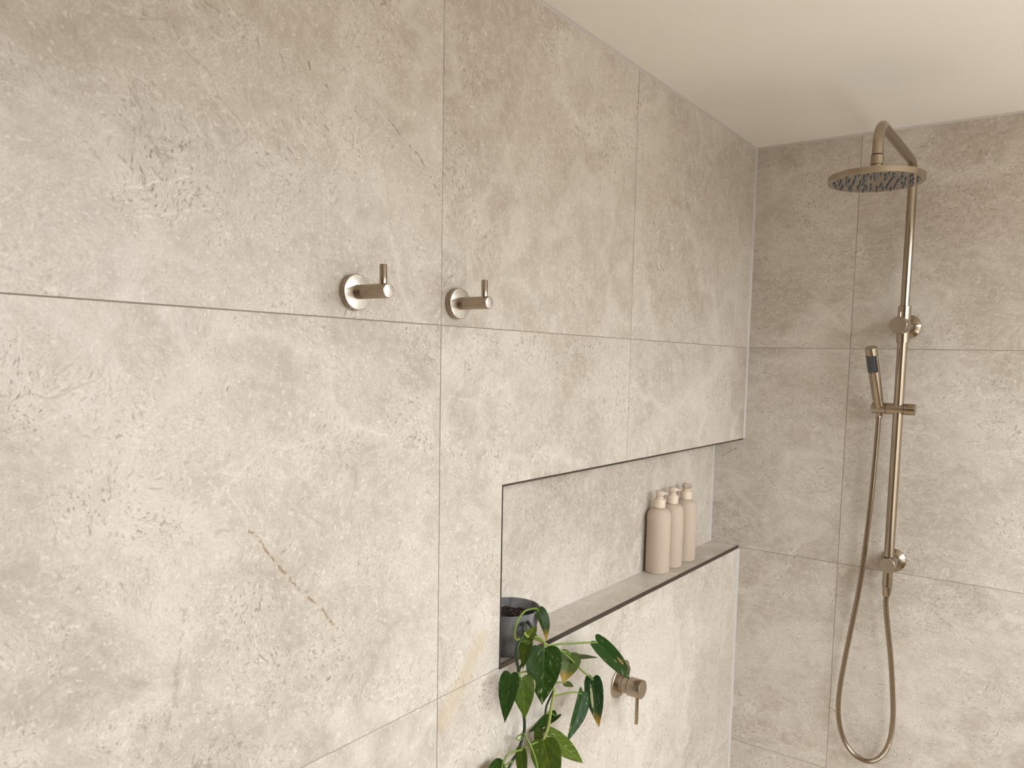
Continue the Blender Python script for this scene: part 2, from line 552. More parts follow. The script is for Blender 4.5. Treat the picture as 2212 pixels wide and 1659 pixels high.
def sweep(bm, pts, rad, seg=12, caps=True):
    """tube along pts; rad(i, n) gives the radius"""
    n = len(pts)
    tan = [(pts[min(i + 1, n - 1)] - pts[max(i - 1, 0)]).normalized() for i in range(n)]
    x = tan[0].orthogonal().normalized()
    rings = []
    for i in range(n):
        x = (x - tan[i] * x.dot(tan[i])).normalized()
        y = tan[i].cross(x)
        r = rad(i, n)
        rings.append([bm.verts.new(pts[i] + (x * math.cos(2 * math.pi * k / seg) + y * math.sin(2 * math.pi * k / seg)) * r) for k in range(seg)])
    for a, b in zip(rings, rings[1:]):
        for k in range(seg):
            bm.faces.new((a[k], a[(k + 1) % seg], b[(k + 1) % seg], b[k]))
    if caps:
        bm.faces.new(rings[0])
        bm.faces.new(rings[-1])


def tube(name, pts, r0, mat, parent=None, r1=None, seg=12, n=8, angle=50):
    bm = bmesh.new()
    P = catmull(pts, n) if len(pts) > 2 else [Vector(p) for p in pts]
    r1 = r0 if r1 is None else r1
    sweep(bm, P, lambda i, k: r0 + (r1 - r0) * i / (k - 1), seg)
    return obj(name, bm, mat, parent, True, angle)


def bent(points, radius, n=12):
    """polyline with its inner corners rounded by `radius`"""
    P = [Vector(p) for p in points]
    out = [P[0]]
    for i in range(1, len(P) - 1):
        a, b, c = P[i - 1], P[i], P[i + 1]
        d1, d2 = (a - b).normalized(), (c - b).normalized()
        ang = math.acos(max(-1, min(1, d1.dot(d2))))
        tl = radius / math.tan(ang / 2)
        ctr = b + (d1 + d2).normalized() * (radius / math.sin(ang / 2))
        s, e = b + d1 * tl - ctr, b + d2 * tl - ctr
        tot = math.pi - ang
        for k in range(n + 1):
            f = k / n
            out.append(ctr + (s * math.sin((1 - f) * tot) + e * math.sin(f * tot)) / math.sin(tot))
    out.append(P[-1])
    return out


# ------------------------------------------------------------------ room shell
YF, G, CH = -3.3, 0.0007, 0.0004         # far end behind the camera, half joint, tile chamfer
NX, NY, NZ0, NZ1 = -0.0927, -1.1555, 1.2055, 1.5278   # niche: back face, left end, sill, soffit
REC = 0.0012                              # how far the grout sits behind the tile faces

bm = bmesh.new()
add_box(bm, (-0.16, YF, 0), (-REC, NY - 0.004, CEIL))
add_box(bm, (-0.16, NY - 0.004, 0), (-REC, 0.0, NZ0 - 0.012))
add_box(bm, (-0.16, NY - 0.004, NZ1 + 0.004), (-REC, 0.0, CEIL))
add_box(bm, (-0.16, NY - 0.004, NZ0 - 0.012), (NX - 0.008, 0.0, NZ1 + 0.004))
wall_left = tag(obj('wall_left', bm, 'grout'), 'long side wall clad in large pale stone-look tiles around a recessed niche', 'wall', kind='structure')

YJ = [-3.126, -2.521, -1.9500, -1.3161, -0.7116, -0.1121, -0.0025]
ZJ = [0.0, 0.5965, 1.2, 1.8, CEIL - 0.002]
for zi in range(4):
    z0, z1 = ZJ[zi] + G, ZJ[zi + 1] - G
    for yi in range(6):
        y0, y1 = YJ[yi] + G, YJ[yi + 1] - (G if yi < 5 else 0)
        if zi == 2 and yi == 3:            # notched round the niche corner
            po = [(y0, z0), (NY - 0.0015, z0), (NY - 0.0015, NZ1 + 0.003), (y1, NZ1 + 0.003), (y1, z1), (y0, z1)]
        elif zi == 2 and yi > 3:
            po = rect(y0, NZ1 + 0.003, y1, z1)
        elif zi == 1 and yi > 3:
            po = rect(y0, z0, y1, NZ0 - 0.0095)
        elif zi == 1 and yi == 3:
            po = [(y0, z0), (y1, z0), (y1, NZ0 - 0.0095), (NY - 0.0015, NZ0 - 0.0095), (NY - 0.0015, z1), (y0, z1)]
        else:
            po = rect(y0, z0, y1, z1)
        # every tile sits a hair in or out of plane, as laid
        tile(po, random.uniform(-0.0003, 0.0003), 0.009, CH, 0, {(2, 3): 'tile_upper', (2, 2): 'tile_lower', (3, 2): 'tile_stain', (3, 1): 'tile_stain'}.get((yi, zi), 'tile_niche'), wall_left)

# niche lining
for y0, y1 in ((NY, -0.7116 - G / 2), (-0.7116 + G / 2, -0.1121 - G / 2), (-0.1121 + G / 2, -0.0025)):
    tile(rect(y0, NZ0 - 0.01, y1, NZ1 + 0.003), NX, 0.008, CH, 0, 'tile_niche', wall_left, 'niche_back_tile')
tile(rect(NX, NY, -0.0022, -0.0012), NZ0, 0.010, 0.0003, 2, 'tile_niche', wall_left, 'niche_sill_tile')
bm = bmesh.new()
add_box(bm, (NX, NY - 0.003, NZ1), (-0.0022, -0.001, NZ1 + 0.004))
obj('niche_soffit_tile', bm, 'tile_niche', wall_left)
bm = bmesh.new()
add_box(bm, (NX, NY - 0.004, NZ0), (-0.0022, NY, NZ1))
obj('niche_end_tile', bm, 'tile_niche', wall_left)

# brushed metal edge trims round the niche mouth
trim1 = box('trim_1', (-0.0022, NY, NZ0 - 0.0090), (0.0006, -0.0022, NZ0 + 0.0004), 'trim', bevel=0.0005)
tag(trim1, 'dark brushed metal strip along the front edge of the niche sill', 'edge trim', kind='structure')
trim2 = box('trim_2', (-0.0022, NY, NZ1 - 0.0006), (0.0006, -0.0022, NZ1 + 0.0026), 'trim', bevel=0.0004)
tag(trim2, 'thin dark metal strip along the top edge of the niche', 'edge trim', kind='structure')
trim3 = box('trim_3', (-0.0022, NY - 0.0012, NZ0 - 0.0090), (0.0006, NY + 0.0012, NZ1 + 0.0026), 'trim', bevel=0.0004)
tag(trim3, 'thin upright metal strip on the left edge of the niche', 'edge trim', kind='structure')

# end wall with the shower
bm = bmesh.new()
add_box(bm, (-0.16, REC, 0), (WX + 0.2, 0.15, CEIL))
wall_back = tag(obj('wall_back', bm, 'grout'), 'end wall of the shower in large pale stone-look tiles', 'wall', kind='structure')
XJ = [-0.101, 0.2912, 0.8912, 1.4912, WX]
for zi in range(4):
    for xi in range(4):
        x0, x1 = XJ[xi] + G, XJ[xi + 1] - G
        tile(rect(x0, ZJ[zi] + G, x1, ZJ[zi + 1] - (G if zi < 3 else 0)), random.uniform(-0.0003, 0.0003), -0.009, CH, 1, 'tile_back' if xi < 2 else 'tile_plain', wall_back)

# silicone beads in the corners


def bead(name, p0, p1, n1, n2, r, label):
    a, b = Vector(p0), Vector(p1)
    n1, n2 = Vector(n1), Vector(n2)
    bm = bmesh.new()
    prof = [Vector((0, 0, 0)), n1 * r]
    for k in range(1, 6):
        t = k / 6 * math.pi / 2
        prof.append(n1 * r * (1 - math.sin(t) * 0.72) * math.cos(t) ** 0.2 + n2 * r * (1 - math.cos(t) * 0.72) * math.sin(t) ** 0.2)
    prof.append(n2 * r)
    ra = [bm.verts.new(a + p) for p in prof]
    rb = [bm.verts.new(b + p) for p in prof]
    n = len(prof)
    for i in range(n):
        bm.faces.new((ra[i], ra[(i + 1) % n], rb[(i + 1) % n], rb[i]))
    bm.faces.new(ra)
    bm.faces.new(rb)
    return tag(obj(name, bm, 'silicone', None, True, 40), label, 'sealant bead', kind='structure')


e = 0.0004
bead('trim_4', (-e, e, NZ1 + 0.003), (-e, e, CEIL), (1, 0, 0), (0, -1, 0), 0.0055, 'pale sealant bead in the corner above the niche')
bead('trim_5', (-e, e, 0), (-e, e, NZ0 - 0.0095), (1, 0, 0), (0, -1, 0), 0.0055, 'pale sealant bead in the corner below the niche')
bead('trim_6', (NX - e, e, NZ0), (NX - e, e, NZ1), (1, 0, 0), (0, -1, 0), 0.0045, 'pale sealant bead at the far inner corner of the niche')
bead('trim_7', (-e, YF, CEIL + e), (-e, 0, CEIL + e), (1, 0, 0), (0, 0, -1), 0.0055, 'sealant bead between the long tiled wall and the ceiling')
bead('trim_8', (0, e, CEIL + e), (WX, e, CEIL + e), (0, -1, 0), (0, 0, -1), 0.0055, 'sealant bead between the shower end wall and the ceiling')
bead('trim_9', (NX - e, NY, NZ0 - e), (NX - e, 0, NZ0 - e), (1, 0, 0), (0, 0, 1), 0.0024, 'pale sealant bead along the back of the niche sill')

box_ = box('ceiling', (-0.16, YF, CEIL), (WX + 0.2, 0.15, CEIL + 0.12), 'ceiling')
tag(box_, 'plain warm white painted ceiling', 'ceiling', kind='structure')
box_ = box('floor', (-0.16, YF, -0.1), (WX + 0.2, 0.15, 0.0), 'floor')
tag(box_, 'beige bathroom floor', 'floor', kind='structure')
box_ = box('wall_front', (-0.16, YF - 0.12, -0.1), (WX + 0.2, YF, CEIL + 0.12), 'front_dark')
tag(box_, 'unseen wall behind the viewer, darkened for contrast in the metal', 'wall', kind='structure')
bm = bmesh.new()
add_box(bm, (WX, YF, 0), (WX + 0.2, WIN[0], CEIL))
add_box(bm, (WX, WIN[1], 0), (WX + 0.2, REC, CEIL))
add_box(bm, (WX, WIN[0], 0), (WX + 0.2, WIN[1], WIN[2]))
add_box(bm, (WX, WIN[0], WIN[3]), (WX + 0.2, WIN[1], CEIL))
tag(obj('wall_right', bm, 'paint'), 'painted wall with the window opposite the niche', 'wall', kind='structure')
bm = bmesh.new()
fx0, fx1, fwid = WX + 0.10, WX + 0.15, 0.045
add_box(bm, (fx0, WIN[0], WIN[2]), (fx1, WIN[1], WIN[2] + fwid))
add_box(bm, (fx0, WIN[0], WIN[3] - fwid), (fx1, WIN[1], WIN[3]))
for yy in (WIN[0], (WIN[0] + WIN[1]) / 2 - fwid / 2, WIN[1] - fwid):
    add_box(bm, (fx0, yy, WIN[2]), (fx1, yy + fwid, WIN[3]))
tag(obj('window_1', bm, 'frame'), 'white framed window opposite the niche', 'window', kind='structure')

box_ = box('ground', (WX + 0.2, -30, -0.6), (40, 30, -0.3), 'pale_ground')
tag(box_, 'ground outside the window', 'ground', kind='structure')
box_ = box('sky_block', (4.6, -14, -0.3), (4.75, 12, 2.36), 'sky_block')  # unseen outdoor barrier, added and sized to block low sky light
tag(box_, 'unseen barrier added outside the window to block low sky', 'sky_block', kind='structure')

# ------------------------------------------------------------------ robe hooks


def robe_hook(y, z, label):
    t = tag(empty('robe_hook', (0, y, z)), label, 'hook', 'robe hooks on the side wall')
    lathe('base_plate', (0.0004, y, z), (1, 0, 0), [(0, .0236), (.0004, .0242), (.0090, .0242), (.0097, .0235)], 'nx', t, 64)
    lathe('plate_face', (0.0096, y, z), (1, 0, 0), [(0, .0236), (.0007, .0234), (.0009, .0228)], 'nface_lit', t, 64)
    lathe('post', (0.0098, y, z), (1, 0, 0), [(0, .0098), (.0575, .0098), (.0588, .0094), (.0592, .0086)], 'nx', t, 40)
    lathe('post_end', (0.0688, y, z), (1, 0, 0), [(0, .0090), (.0004, .0088), (.0006, .0082)], 'nface_lit', t, 40)
    lathe('peg', (0.0585, y, z + 0.006), (0, 0, 1), [(0, .0050), (.0278, .0050), (.0284, .0047), (.0286, .0040)], 'nz', t, 28)
    adopt(t)
    return t


robe_hook(-1.4903, 1.8358, 'brushed nickel robe hook left of the upright tile joint, plate shining bright')
robe_hook(-1.2835, 1.8355, 'brushed nickel robe hook just right of the upright tile joint, above the niche')

# ------------------------------------------------------------------ rail shower
RX, RD = 0.4362, 0.070
rs = tag(empty('rail_shower', (RX, 0, 1.234)), 'brushed nickel rail shower with round overhead rose on the end wall', 'shower')
ry = -RD
HY, AZT, HZ = -0.4655, 2.2625, 2.1365        # head column, arm height, underside of head
bm = bmesh.new()
sweep(bm, bent([(RX, ry, 1.895), (RX, ry, AZT), (RX, HY, AZT), (RX, HY, 2.193)], 0.046, 14), lambda i, n: 0.0110, 28)
obj('arm', bm, 'nz', rs, True, 50)
lathe('riser', (RX, ry, 1.236), (0, 0, 1), [(0, .0124), (.585, .0124)], 'nz', rs, 40)
for z, nm in ((1.8585, 'upper'), (1.2340, 'lower')):
    lathe('wall_flange', (RX, -0.0004, z), (0, -1, 0),
          [(0, .0305), (.0004, .0312), (.0050, .0312), (.0075, .0290), (.0125, .0215), (.0180, .0185)], 'ny', rs, 56, 30)
    lathe('bracket_arm', (RX, -0.015, z), (0, -1, 0), [(0, .0172), (.036, .0172)] if nm == 'upper' else [(0, .0180), (.040, .0180)], 'ny', rs, 40)
# diverter on the upper bracket
lathe('upper_sleeve', (RX, ry, 1.8150), (0, 0, 1), [(0, .0140), (.0004, .0156), (.0925, .0156), (.0935, .0140)], 'nz', rs, 40)
dv = lathe('diverter_knob', (RX, -0.050, 1.8570), (0, -1, 0), [(0, .0178), (.040, .0178), (.0405, .0205), (.0860, .0205), (.0874, .0200), (.0880, .0190)], 'ny', rs, 48)
lathe('knob_cap', (RX, -0.1378, 1.8570), (0, -1, 0), [(0, .0192), (.0006, .0188)], 'nyface', dv, 48)
lathe('knob_pin', (RX, -0.1255, 1.8740), (0, 0, 1), [(0, .0038), (.0155, .0038), (.0160, .0030)], 'nz', dv, 20)
# lower bracket: knob and hose outlet
lk = lathe('lower_knob', (RX, -0.040, 1.2365), (0, -1, 0), [(0, .0190), (.0480, .0198), (.0492, .0196), (.0500, .0188)], 'ny', rs, 48)
lathe('knob_cap', (RX, -0.0898, 1.2365), (0, -1, 0), [(0, .0190), (.0006, .0186)], 'nyface', lk, 48)
lathe('seal_ring', (RX, ry, 1.2545), (0, 0, 1), [(0, .0129), (.0030, .0129)], 'dark', rs, 40)
lathe('hose_outlet', (RX, ry, 1.2360), (0, 0, -1), [(0, .0122), (.0565, .0122), (.0570, .0112)], 'nz', rs, 40)
# head
lathe('neck_seal', (RX, HY, 2.1945), (0, 0, -1), [(0, .0116), (.0025, .0116)], 'dark', rs, 32)
lathe('neck_collar', (RX, HY, 2.1925), (0, 0, -1), [(0, .0118), (.0008, .0128), (.0190, .0128), (.0195, .0120)], 'nz', rs, 36)
lathe('ball_joint', (RX, HY, 2.1740), (0, 0, -1), [(0, .0100), (.005, .0108), (.010, .0092), (.016, .0100)], 'nz', rs, 32)
HR = 0.0960
hd = lathe('shower_head', (RX, HY, HZ), (0, 0, 1),
           [(0.0012, .0845), (0.0, .0865), (0.0, HR - .0012), (.0010, HR), (.0115, HR), (.0125, HR - .0012), (.0150, .082), (.0185, .050), (.0205, .020), (.024, .0125)],
           'nz', rs, 96, 25)
lathe('spray_face', (RX, HY, HZ + 0.0015), (0, 0, 1), [(0, .0862), (.001, .0862)], 'head_face', hd, 96)
bm = bmesh.new()
for k in range(18):
    for j, rr in enumerate((0.030, 0.044, 0.058, 0.071, 0.0815)):
        if (j == 0 and k % 2) or (j == 1 and k % 3 == 2):
            continue
        a = 2 * math.pi * (k + (0.5 if j % 2 else 0)) / 18
        c = Vector((RX + rr * math.cos(a), HY + rr * math.sin(a), HZ + 0.002))
        prev = None
        for dz, r in ((0, .0030), (-.0025, .0027), (-.0050, .0018), (-.0058, .0006)):
            ring = [bm.verts.new(c + Vector((r * math.cos(i * math.pi / 4), r * math.sin(i * math.pi / 4), dz))) for i in range(8)]
            if prev:
                for i in range(8):
                    bm.faces.new((prev[i], prev[(i + 1) % 8], ring[(i + 1) % 8], ring[i]))
            prev = ring
        bm.faces.new(prev)
nz_ = obj('spray_nozzles', bm, 'nozzle', hd, True, 60)
nz_['kind'] = 'stuff'
# slider
SZ = 1.6452
sl = lathe('slider', (RX - 0.0295, ry, SZ), (1, 0, 0), [(0, .0140), (.0005, .0146), (.0425, .0146), (.0430, .0140)], 'nx', rs, 44)
lathe('slider_knob', (RX + 0.0140, ry, SZ), (1, 0, 0), [(0, .0138), (.0005, .0146), (.0250, .0146), (.0262, .0142), (.0266, .0134)], 'nx', sl, 44)
lathe('handset_cradle', (RX - 0.0300, ry, SZ), (-1, 0, 0), [(0, .0138), (.0005, .0146), (.0330, .0146), (.0338, .0138)], 'nx', sl, 44)
adopt(rs)

# ------------------------------------------------------------------ hand shower and hose
hs = tag(empty('hand_shower', (0.389, ry, 1.63)), 'slim stick hand shower with looping metal hose, resting in the rail slider', 'hand shower')
hb = Vector((0.3895, -0.0735, 1.6480))
ht = Vector((0.3760, -0.1420, 1.8005))
hax = (ht - hb).normalized()
hl = (ht - hb).length
lathe('handle', hb, hax, [(-.020, .0085), (0, .0108), (.012, .0122), (.030, .0132), (.070, .0140), (hl - .0015, .0146), (hl - .0004, .0143), (hl, .0136)], 'nz', hs, 44, 40)
lathe('handle_end', hb + hax * (hl - 0.0002), hax, [(0, .0134), (.0005, .0132)], 'nyface', hs, 44)
fx = Vector((-0.16, -1.0, -0.30))
fx = (fx - hax * fx.dot(hax)).normalized()
fy = hax.cross(fx)
bm = bmesh.new()
s0, s1, sp = hl - 0.064, hl - 0.019, math.radians(62)
g = []
for i in range(9):
    row = []
    for k in range(17):
        a = -sp + 2 * sp * k / 16
        r = 0.0152
        row.append(bm.verts.new(hb + hax * (s0 + (s1 - s0) * i / 8) + fx * r * math.cos(a) + fy * r * math.sin(a)))
    g.append(row)
for i in range(8):
    for k in range(16):
        bm.faces.new((g[i][k], g[i][k + 1], g[i + 1][k + 1], g[i + 1][k]))
bmesh.ops.solidify(bm, geom=bm.faces[:], thickness=0.002)
spr = obj('spray_plate', bm, 'spray', hs, True, 40)
bm = bmesh.new()
for i in range(12):
    for k in range(7):
        a = -sp * 0.82 + 2 * sp * 0.82 * (k + (0.5 if i % 2 else 0)) / 7
        c = hb + hax * (s0 + (s1 - s0) * (i + 0.7) / 12.4) + (fx * math.cos(a) + fy * math.sin(a)) * 0.0152
        nrm = fx * math.cos(a) + fy * math.sin(a)
        tx = hax
        ty = nrm.cross(tx)
        base = [bm.verts.new(c + (tx * math.cos(q * math.pi / 3) + ty * math.sin(q * math.pi / 3)) * 0.0010) for q in range(6)]
        top = bm.verts.new(c + nrm * 0.0008)
        for q in range(6):
            bm.faces.new((base[q], base[(q + 1) % 6], top))
dt = obj('spray_dots', bm, 'dot', spr)
dt['kind'] = 'stuff'
lathe('hose_cone', (RX, ry, 1.1788), (0, 0, -1), [(0, .0112), (.0006, .0116), (.0250, .0100), (.0268, .0088), (.0270, .0062)], 'nz', hs, 36)


def unproject(u, v, ax, val):
    d = fw + rt * ((u - IW / 2 - PPX) / FPX) - up * ((v - IH / 2 - PPY) / FPX)
    return CAM_POS + d * ((val - CAM_POS[ax]) / d[ax])


hose_px = [(1898, 905, .068), (1893.5, 960, .066), (1884, 1060, .060), (1872, 1160, .054), (1856, 1270, .048), (1838, 1360, .043), (1822, 1440, .040),
           (1812, 1505, .038), (1812, 1555, .037), (1824, 1600, .036), (1848, 1632, .036), (1878, 1645, .036), (1905, 1632, .038),
           (1922, 1600, .041), (1929, 1550, .045), (1928, 1490, .050), (1924, 1420, .056), (1917, 1350, .064), (1913.5, 1305, .069)]
pts = [hb - hax * 0.014, hb - hax * 0.024] + [unproject(u, v, 1, -d) for u, v, d in hose_px] + [Vector((RX, ry, 1.153))]
pts = resample(catmull(pts, 10), 0.00105)
bm = bmesh.new()
sweep(bm, pts, lambda i, n: 0.0071 if i % 4 in (1, 2) else 0.0058, 14)
obj('hose', bm, 'nhose', hs, True, 25)
adopt(hs)

# ------------------------------------------------------------------ shower mixer
MY, MZ = -0.7200, 1.0225
mx = tag(empty('shower_mixer', (0, MY, MZ)), 'brushed nickel shower mixer with downward pin lever below the niche', 'tap')
bm = bmesh.new()
outline = []
c1, r1, c2, r2 = Vector((MY, MZ)), 0.0335, Vector((MY + 0.0250, MZ + 0.0260)), 0.0195
import itertools
ang = math.atan2((c2 - c1).y, (c2 - c1).x)
off = math.acos((r1 - r2) / (c2 - c1).length)
for k in range(49):
    a = ang + off + (2 * math.pi - 2 * off) * k / 48
    outline.append(c1 + Vector((math.cos(a), math.sin(a))) * r1)
for k in range(25):
    a = ang - off + 2 * off * k / 24
    outline.append(c2 + Vector((math.cos(a), math.sin(a))) * r2)
rings = []
for x, s in ((0.0003, 1.0), (0.0042, 1.0), (0.0052, 0.97)):
    cc = (c1 + c2) / 2
    rings.append([bm.verts.new((x, cc.x + (p.x - cc.x) * s, cc.y + (p.y - cc.y) * s)) for p in outline])
for a, b in zip(rings, rings[1:]):
    for i in range(len(a)):
        bm.faces.new((a[i], a[(i + 1) % len(a)], b[(i + 1) % len(a)], b[i]))
bm.faces.new(rings[0])
bm.faces.new(rings[-1])
obj('wall_plate', bm, 'nyface', mx, True, 25)
lathe('body', (0.005, MY, MZ), (1, 0, 0), [(0, .0190), (.0110, .0190), (.0112, .0170), (.0118, .0170), (.0120, .0185), (.0240, .0185), (.0244, .0168), (.027, .0168)], 'nx', mx, 48)
lathe('diverter_stub', (0.005, c2.x, c2.y - 0.003), (1, 0, 0), [(0, .0118), (.0060, .0118), (.0068, .0110)], 'nx', mx, 36)
hx = lathe('handle', (0.0305, MY, MZ), (1, 0, 0), [(0, .0180), (.0012, .0212), (.0305, .0212), (.0318, .0207), (.0322, .0198)], 'nx', mx, 56)
lathe('handle_cap', (0.0625, MY, MZ), (1, 0, 0), [(0, .0200), (.0006, .0196)], 'nyface', hx, 56)
lathe('lever', (0.0500, MY, MZ - 0.018), (0, 0, -1), [(0, .0040), (.0640, .0040), (.0648, .0036), (.0650, .0030)], 'nz', mx, 28)
adopt(mx)

# ------------------------------------------------------------------ pump bottles in the niche


def pump_bottle(x, y, rot, label):
    z = NZ0
    t = tag(empty('pump_bottle', (x, y, z)), label, 'bottle', 'pump bottles in the niche')
    R = 0.0314
    prof = [(0, R - .0032), (.0010, R - .0012), (.0032, R), (.142, R)]
    for k in range(1, 13):
        a = k / 12 * math.pi / 2
        prof.append((.142 + .0275 * math.sin(a), R - (R - .0150) * (1 - math.cos(a))))
    prof += [(.1705, .0143), (.1735, .0143)]
    lathe('body', (x, y, z), (0, 0, 1), prof, 'bottle', t, 56, 40)
    lathe('collar', (x, y, z + .1715), (0, 0, 1), [(0, .0152), (.0006, .0157), (.0205, .0157), (.0214, .0150), (.0216, .0105)], 'collar', t, 44)
    p = lathe('pump', (x, y, z + .1925), (0, 0, 1), [(0, .0107), (.0055, .0107), (.0060, .0101), (.0062, .0088), (.0090, .0088)], 'pump', t, 40, 40)
    # actuator: a rounded wedge that thins out into the spout
    d = Vector((math.cos(rot), math.sin(rot), 0))
    s = Vector((-d.y, d.x, 0))
    path = [(-.0106, .0078, .0205, .0034), (-.0098, .0070, .0216, .0066), (-.006, .0067, .0224, .0093), (0.0, .0066, .0226, .0102), (.006, .0068, .0218, .0096),
            (.0095, .0078, .0206, .0078), (.0120, .0112, .0192, .0058), (.0165, .0130, .0176, .0044), (.0215, .0120, .0160, .0036), (.0225, .0126, .0154, .0026)]
    bm = bmesh.new()
    prev = None
    for (a, h0, h1, w) in path:
        c = Vector((x, y, z + .1925)) + d * a + Vector((0, 0, (h0 + h1) / 2))
        ring = []
        for k in range(16):
            q = 2 * math.pi * k / 16
            ring.append(bm.verts.new(c + s * w * math.copysign(abs(math.cos(q)) ** .55, math.cos(q))
                                     + Vector((0, 0, (h1 - h0) / 2)) * math.copysign(abs(math.sin(q)) ** .55, math.sin(q))))
        if prev:
            for k in range(16):
                bm.faces.new((prev[k], prev[(k + 1) % 16], ring[(k + 1) % 16], ring[k]))
        else:
            bm.faces.new(ring)
        prev = ring
    bm.faces.new(prev)
    obj('spout', bm, 'pump', p, True, 45)
    adopt(t)
    return t


pump_bottle(-0.0595, -0.4230, math.radians(24), 'speckled beige pump bottle nearest the plant, front one of the three')
pump_bottle(-0.0595, -0.3460, math.radians(28), 'speckled beige pump bottle standing between the other two')
pump_bottle(-0.0595, -0.2610, math.radians(-18), 'speckled beige pump bottle nearest the shower corner, last of three')

# ------------------------------------------------------------------ potted pothos
PX, PY = -0.0330, -1.0880
PZ, PH = NZ0, 0.0825
pp = tag(empty('potted_plant', (PX, PY, PZ)), 'trailing variegated pothos in a small grey pot, hanging over the niche sill', 'plant')
lathe('pot', (PX, PY, PZ), (0, 0, 1), [(0, .0), (0, .0395), (.0025, .0430), (.020, .0478), (.050, .0535), (PH - .0015, .0580), (PH, .0575), (PH - .0008, .0560),
                                       (.060, .0530), (.045, .0500)], 'pot', pp, 72, 45, caps=False)
bm = bmesh.new()
nr, ns = 14, 48
pr = [bm.verts.new((PX, PY, PZ + 0.0655))]
prev = None
for i in range(1, nr + 1):
    r = 0.0535 * i / nr
    ring = [bm.verts.new((PX + r * math.cos(2 * math.pi * k / ns), PY + r * math.sin(2 * math.pi * k / ns), PZ + 0.0645 + random.uniform(-.0022, .0022))) for k in range(ns)]
    for k in range(ns):
        if prev:
            bm.faces.new((prev[k], prev[(k + 1) % ns], ring[(k + 1) % ns], ring[k]))
        else:
            bm.faces.new((pr[0], ring[k], ring[(k + 1) % ns]))
    prev = ring
so = obj('soil', bm, 'soil', pp)
so['kind'] = 'stuff'
bm = bmesh.new()
for k in range(18):
    a, r = random.uniform(0, 6.28), 0.05 * math.sqrt(random.random())
    c = Vector((PX + r * math.cos(a), PY + r * math.sin(a), PZ + 0.0660))
    q = Matrix.Rotation(random.uniform(0, 3), 3, Vector((random.random(), random.random(), random.random() + .1)).normalized())
    sx = random.uniform(.0008, .0024)
    vv = [bm.verts.new(c + q @ Vector((x * sx, y * sx * .6, w * sx * .5))) for x in (-1, 1) for y in (-1, 1) for w in (-1, 1)]
    for f in ((0, 1, 3, 2), (4, 6, 7, 5), (0, 4, 5, 1), (2, 3, 7, 6), (0, 2, 6, 4), (1, 5, 7, 3)):
        bm.faces.new([vv[i] for i in f])
bk = obj('root_chips', bm, 'bark', so)
bk['kind'] = 'stuff'


def Q(zx, zy, x):
    """a point of the plant: where it shows in the picture and its real distance from the wall"""
    return unproject(1040 + zx / 3.96, 1240 + zy / 3.96, 0, x)


def vine(name, pts, r0, mat, r1=None, parent=pp):
    return tube(name, [Q(*p) for p in pts], r0, mat, parent, r1, 10, 8)


vine('vine', [(362, 350, -.012), (356, 400, .010), (358, 455, .030), (366, 505, .034), (345, 545, .036), (312, 610, .037), (294, 690, .036),
              (304, 755, .032), (316, 810, .029), (322, 900, .027), (340, 1050, .025), (364, 1220, .022), (367, 1330, .020), (345, 1420, .020),
              (308, 1530, .020), (262, 1600, .019), (225, 1680, .019), (180, 1780, .019)], .0031, 'vine_dark', .0027)
vine('vine', [(364, 352, -.010), (384, 388, .012), (412, 430, .030), (436, 465, .034), (462, 525, .038), (508, 572, .042), (560, 610, .044), (595, 625, .044),
              (640, 700, .040), (640, 800, .036), (620, 900, .034), (600, 955, .034)], .0029, 'vine_dark', .0024)
vine('vine', [(586, 958, .036), (622, 985, .040), (616, 1040, .042), (600, 1120, .043), (590, 1190, .044), (572, 1300, .044), (545, 1380, .044), (524, 1425, .044)], .0026, 'vine_light', .0030)
vine('vine', [(366, 500, .036), (385, 530, .040), (430, 545, .043), (500, 570, .044), (560, 606, .046), (600, 622, .047)], .0024, 'vine_light', .0028)
vine('vine', [(620, 985, .038), (590, 1050, .030), (556, 1130, .026), (545, 1200, .024)], .0020, 'vine_dark')
vine('vine', [(352, 745, .030), (332, 800, .026), (312, 850, .026)], .0018, 'vine_dark')

S = [0, .06, .14, .24, .36, .48, .60, .72, .83, .92, 1.0]
TE = [-.02, -.075, -.045, .06, .21, .36, .51, .655, .795, .905, 1.0]
WE = [.06, .40, .74, .95, 1.0, .93, .79, .58, .355, .155, 0]


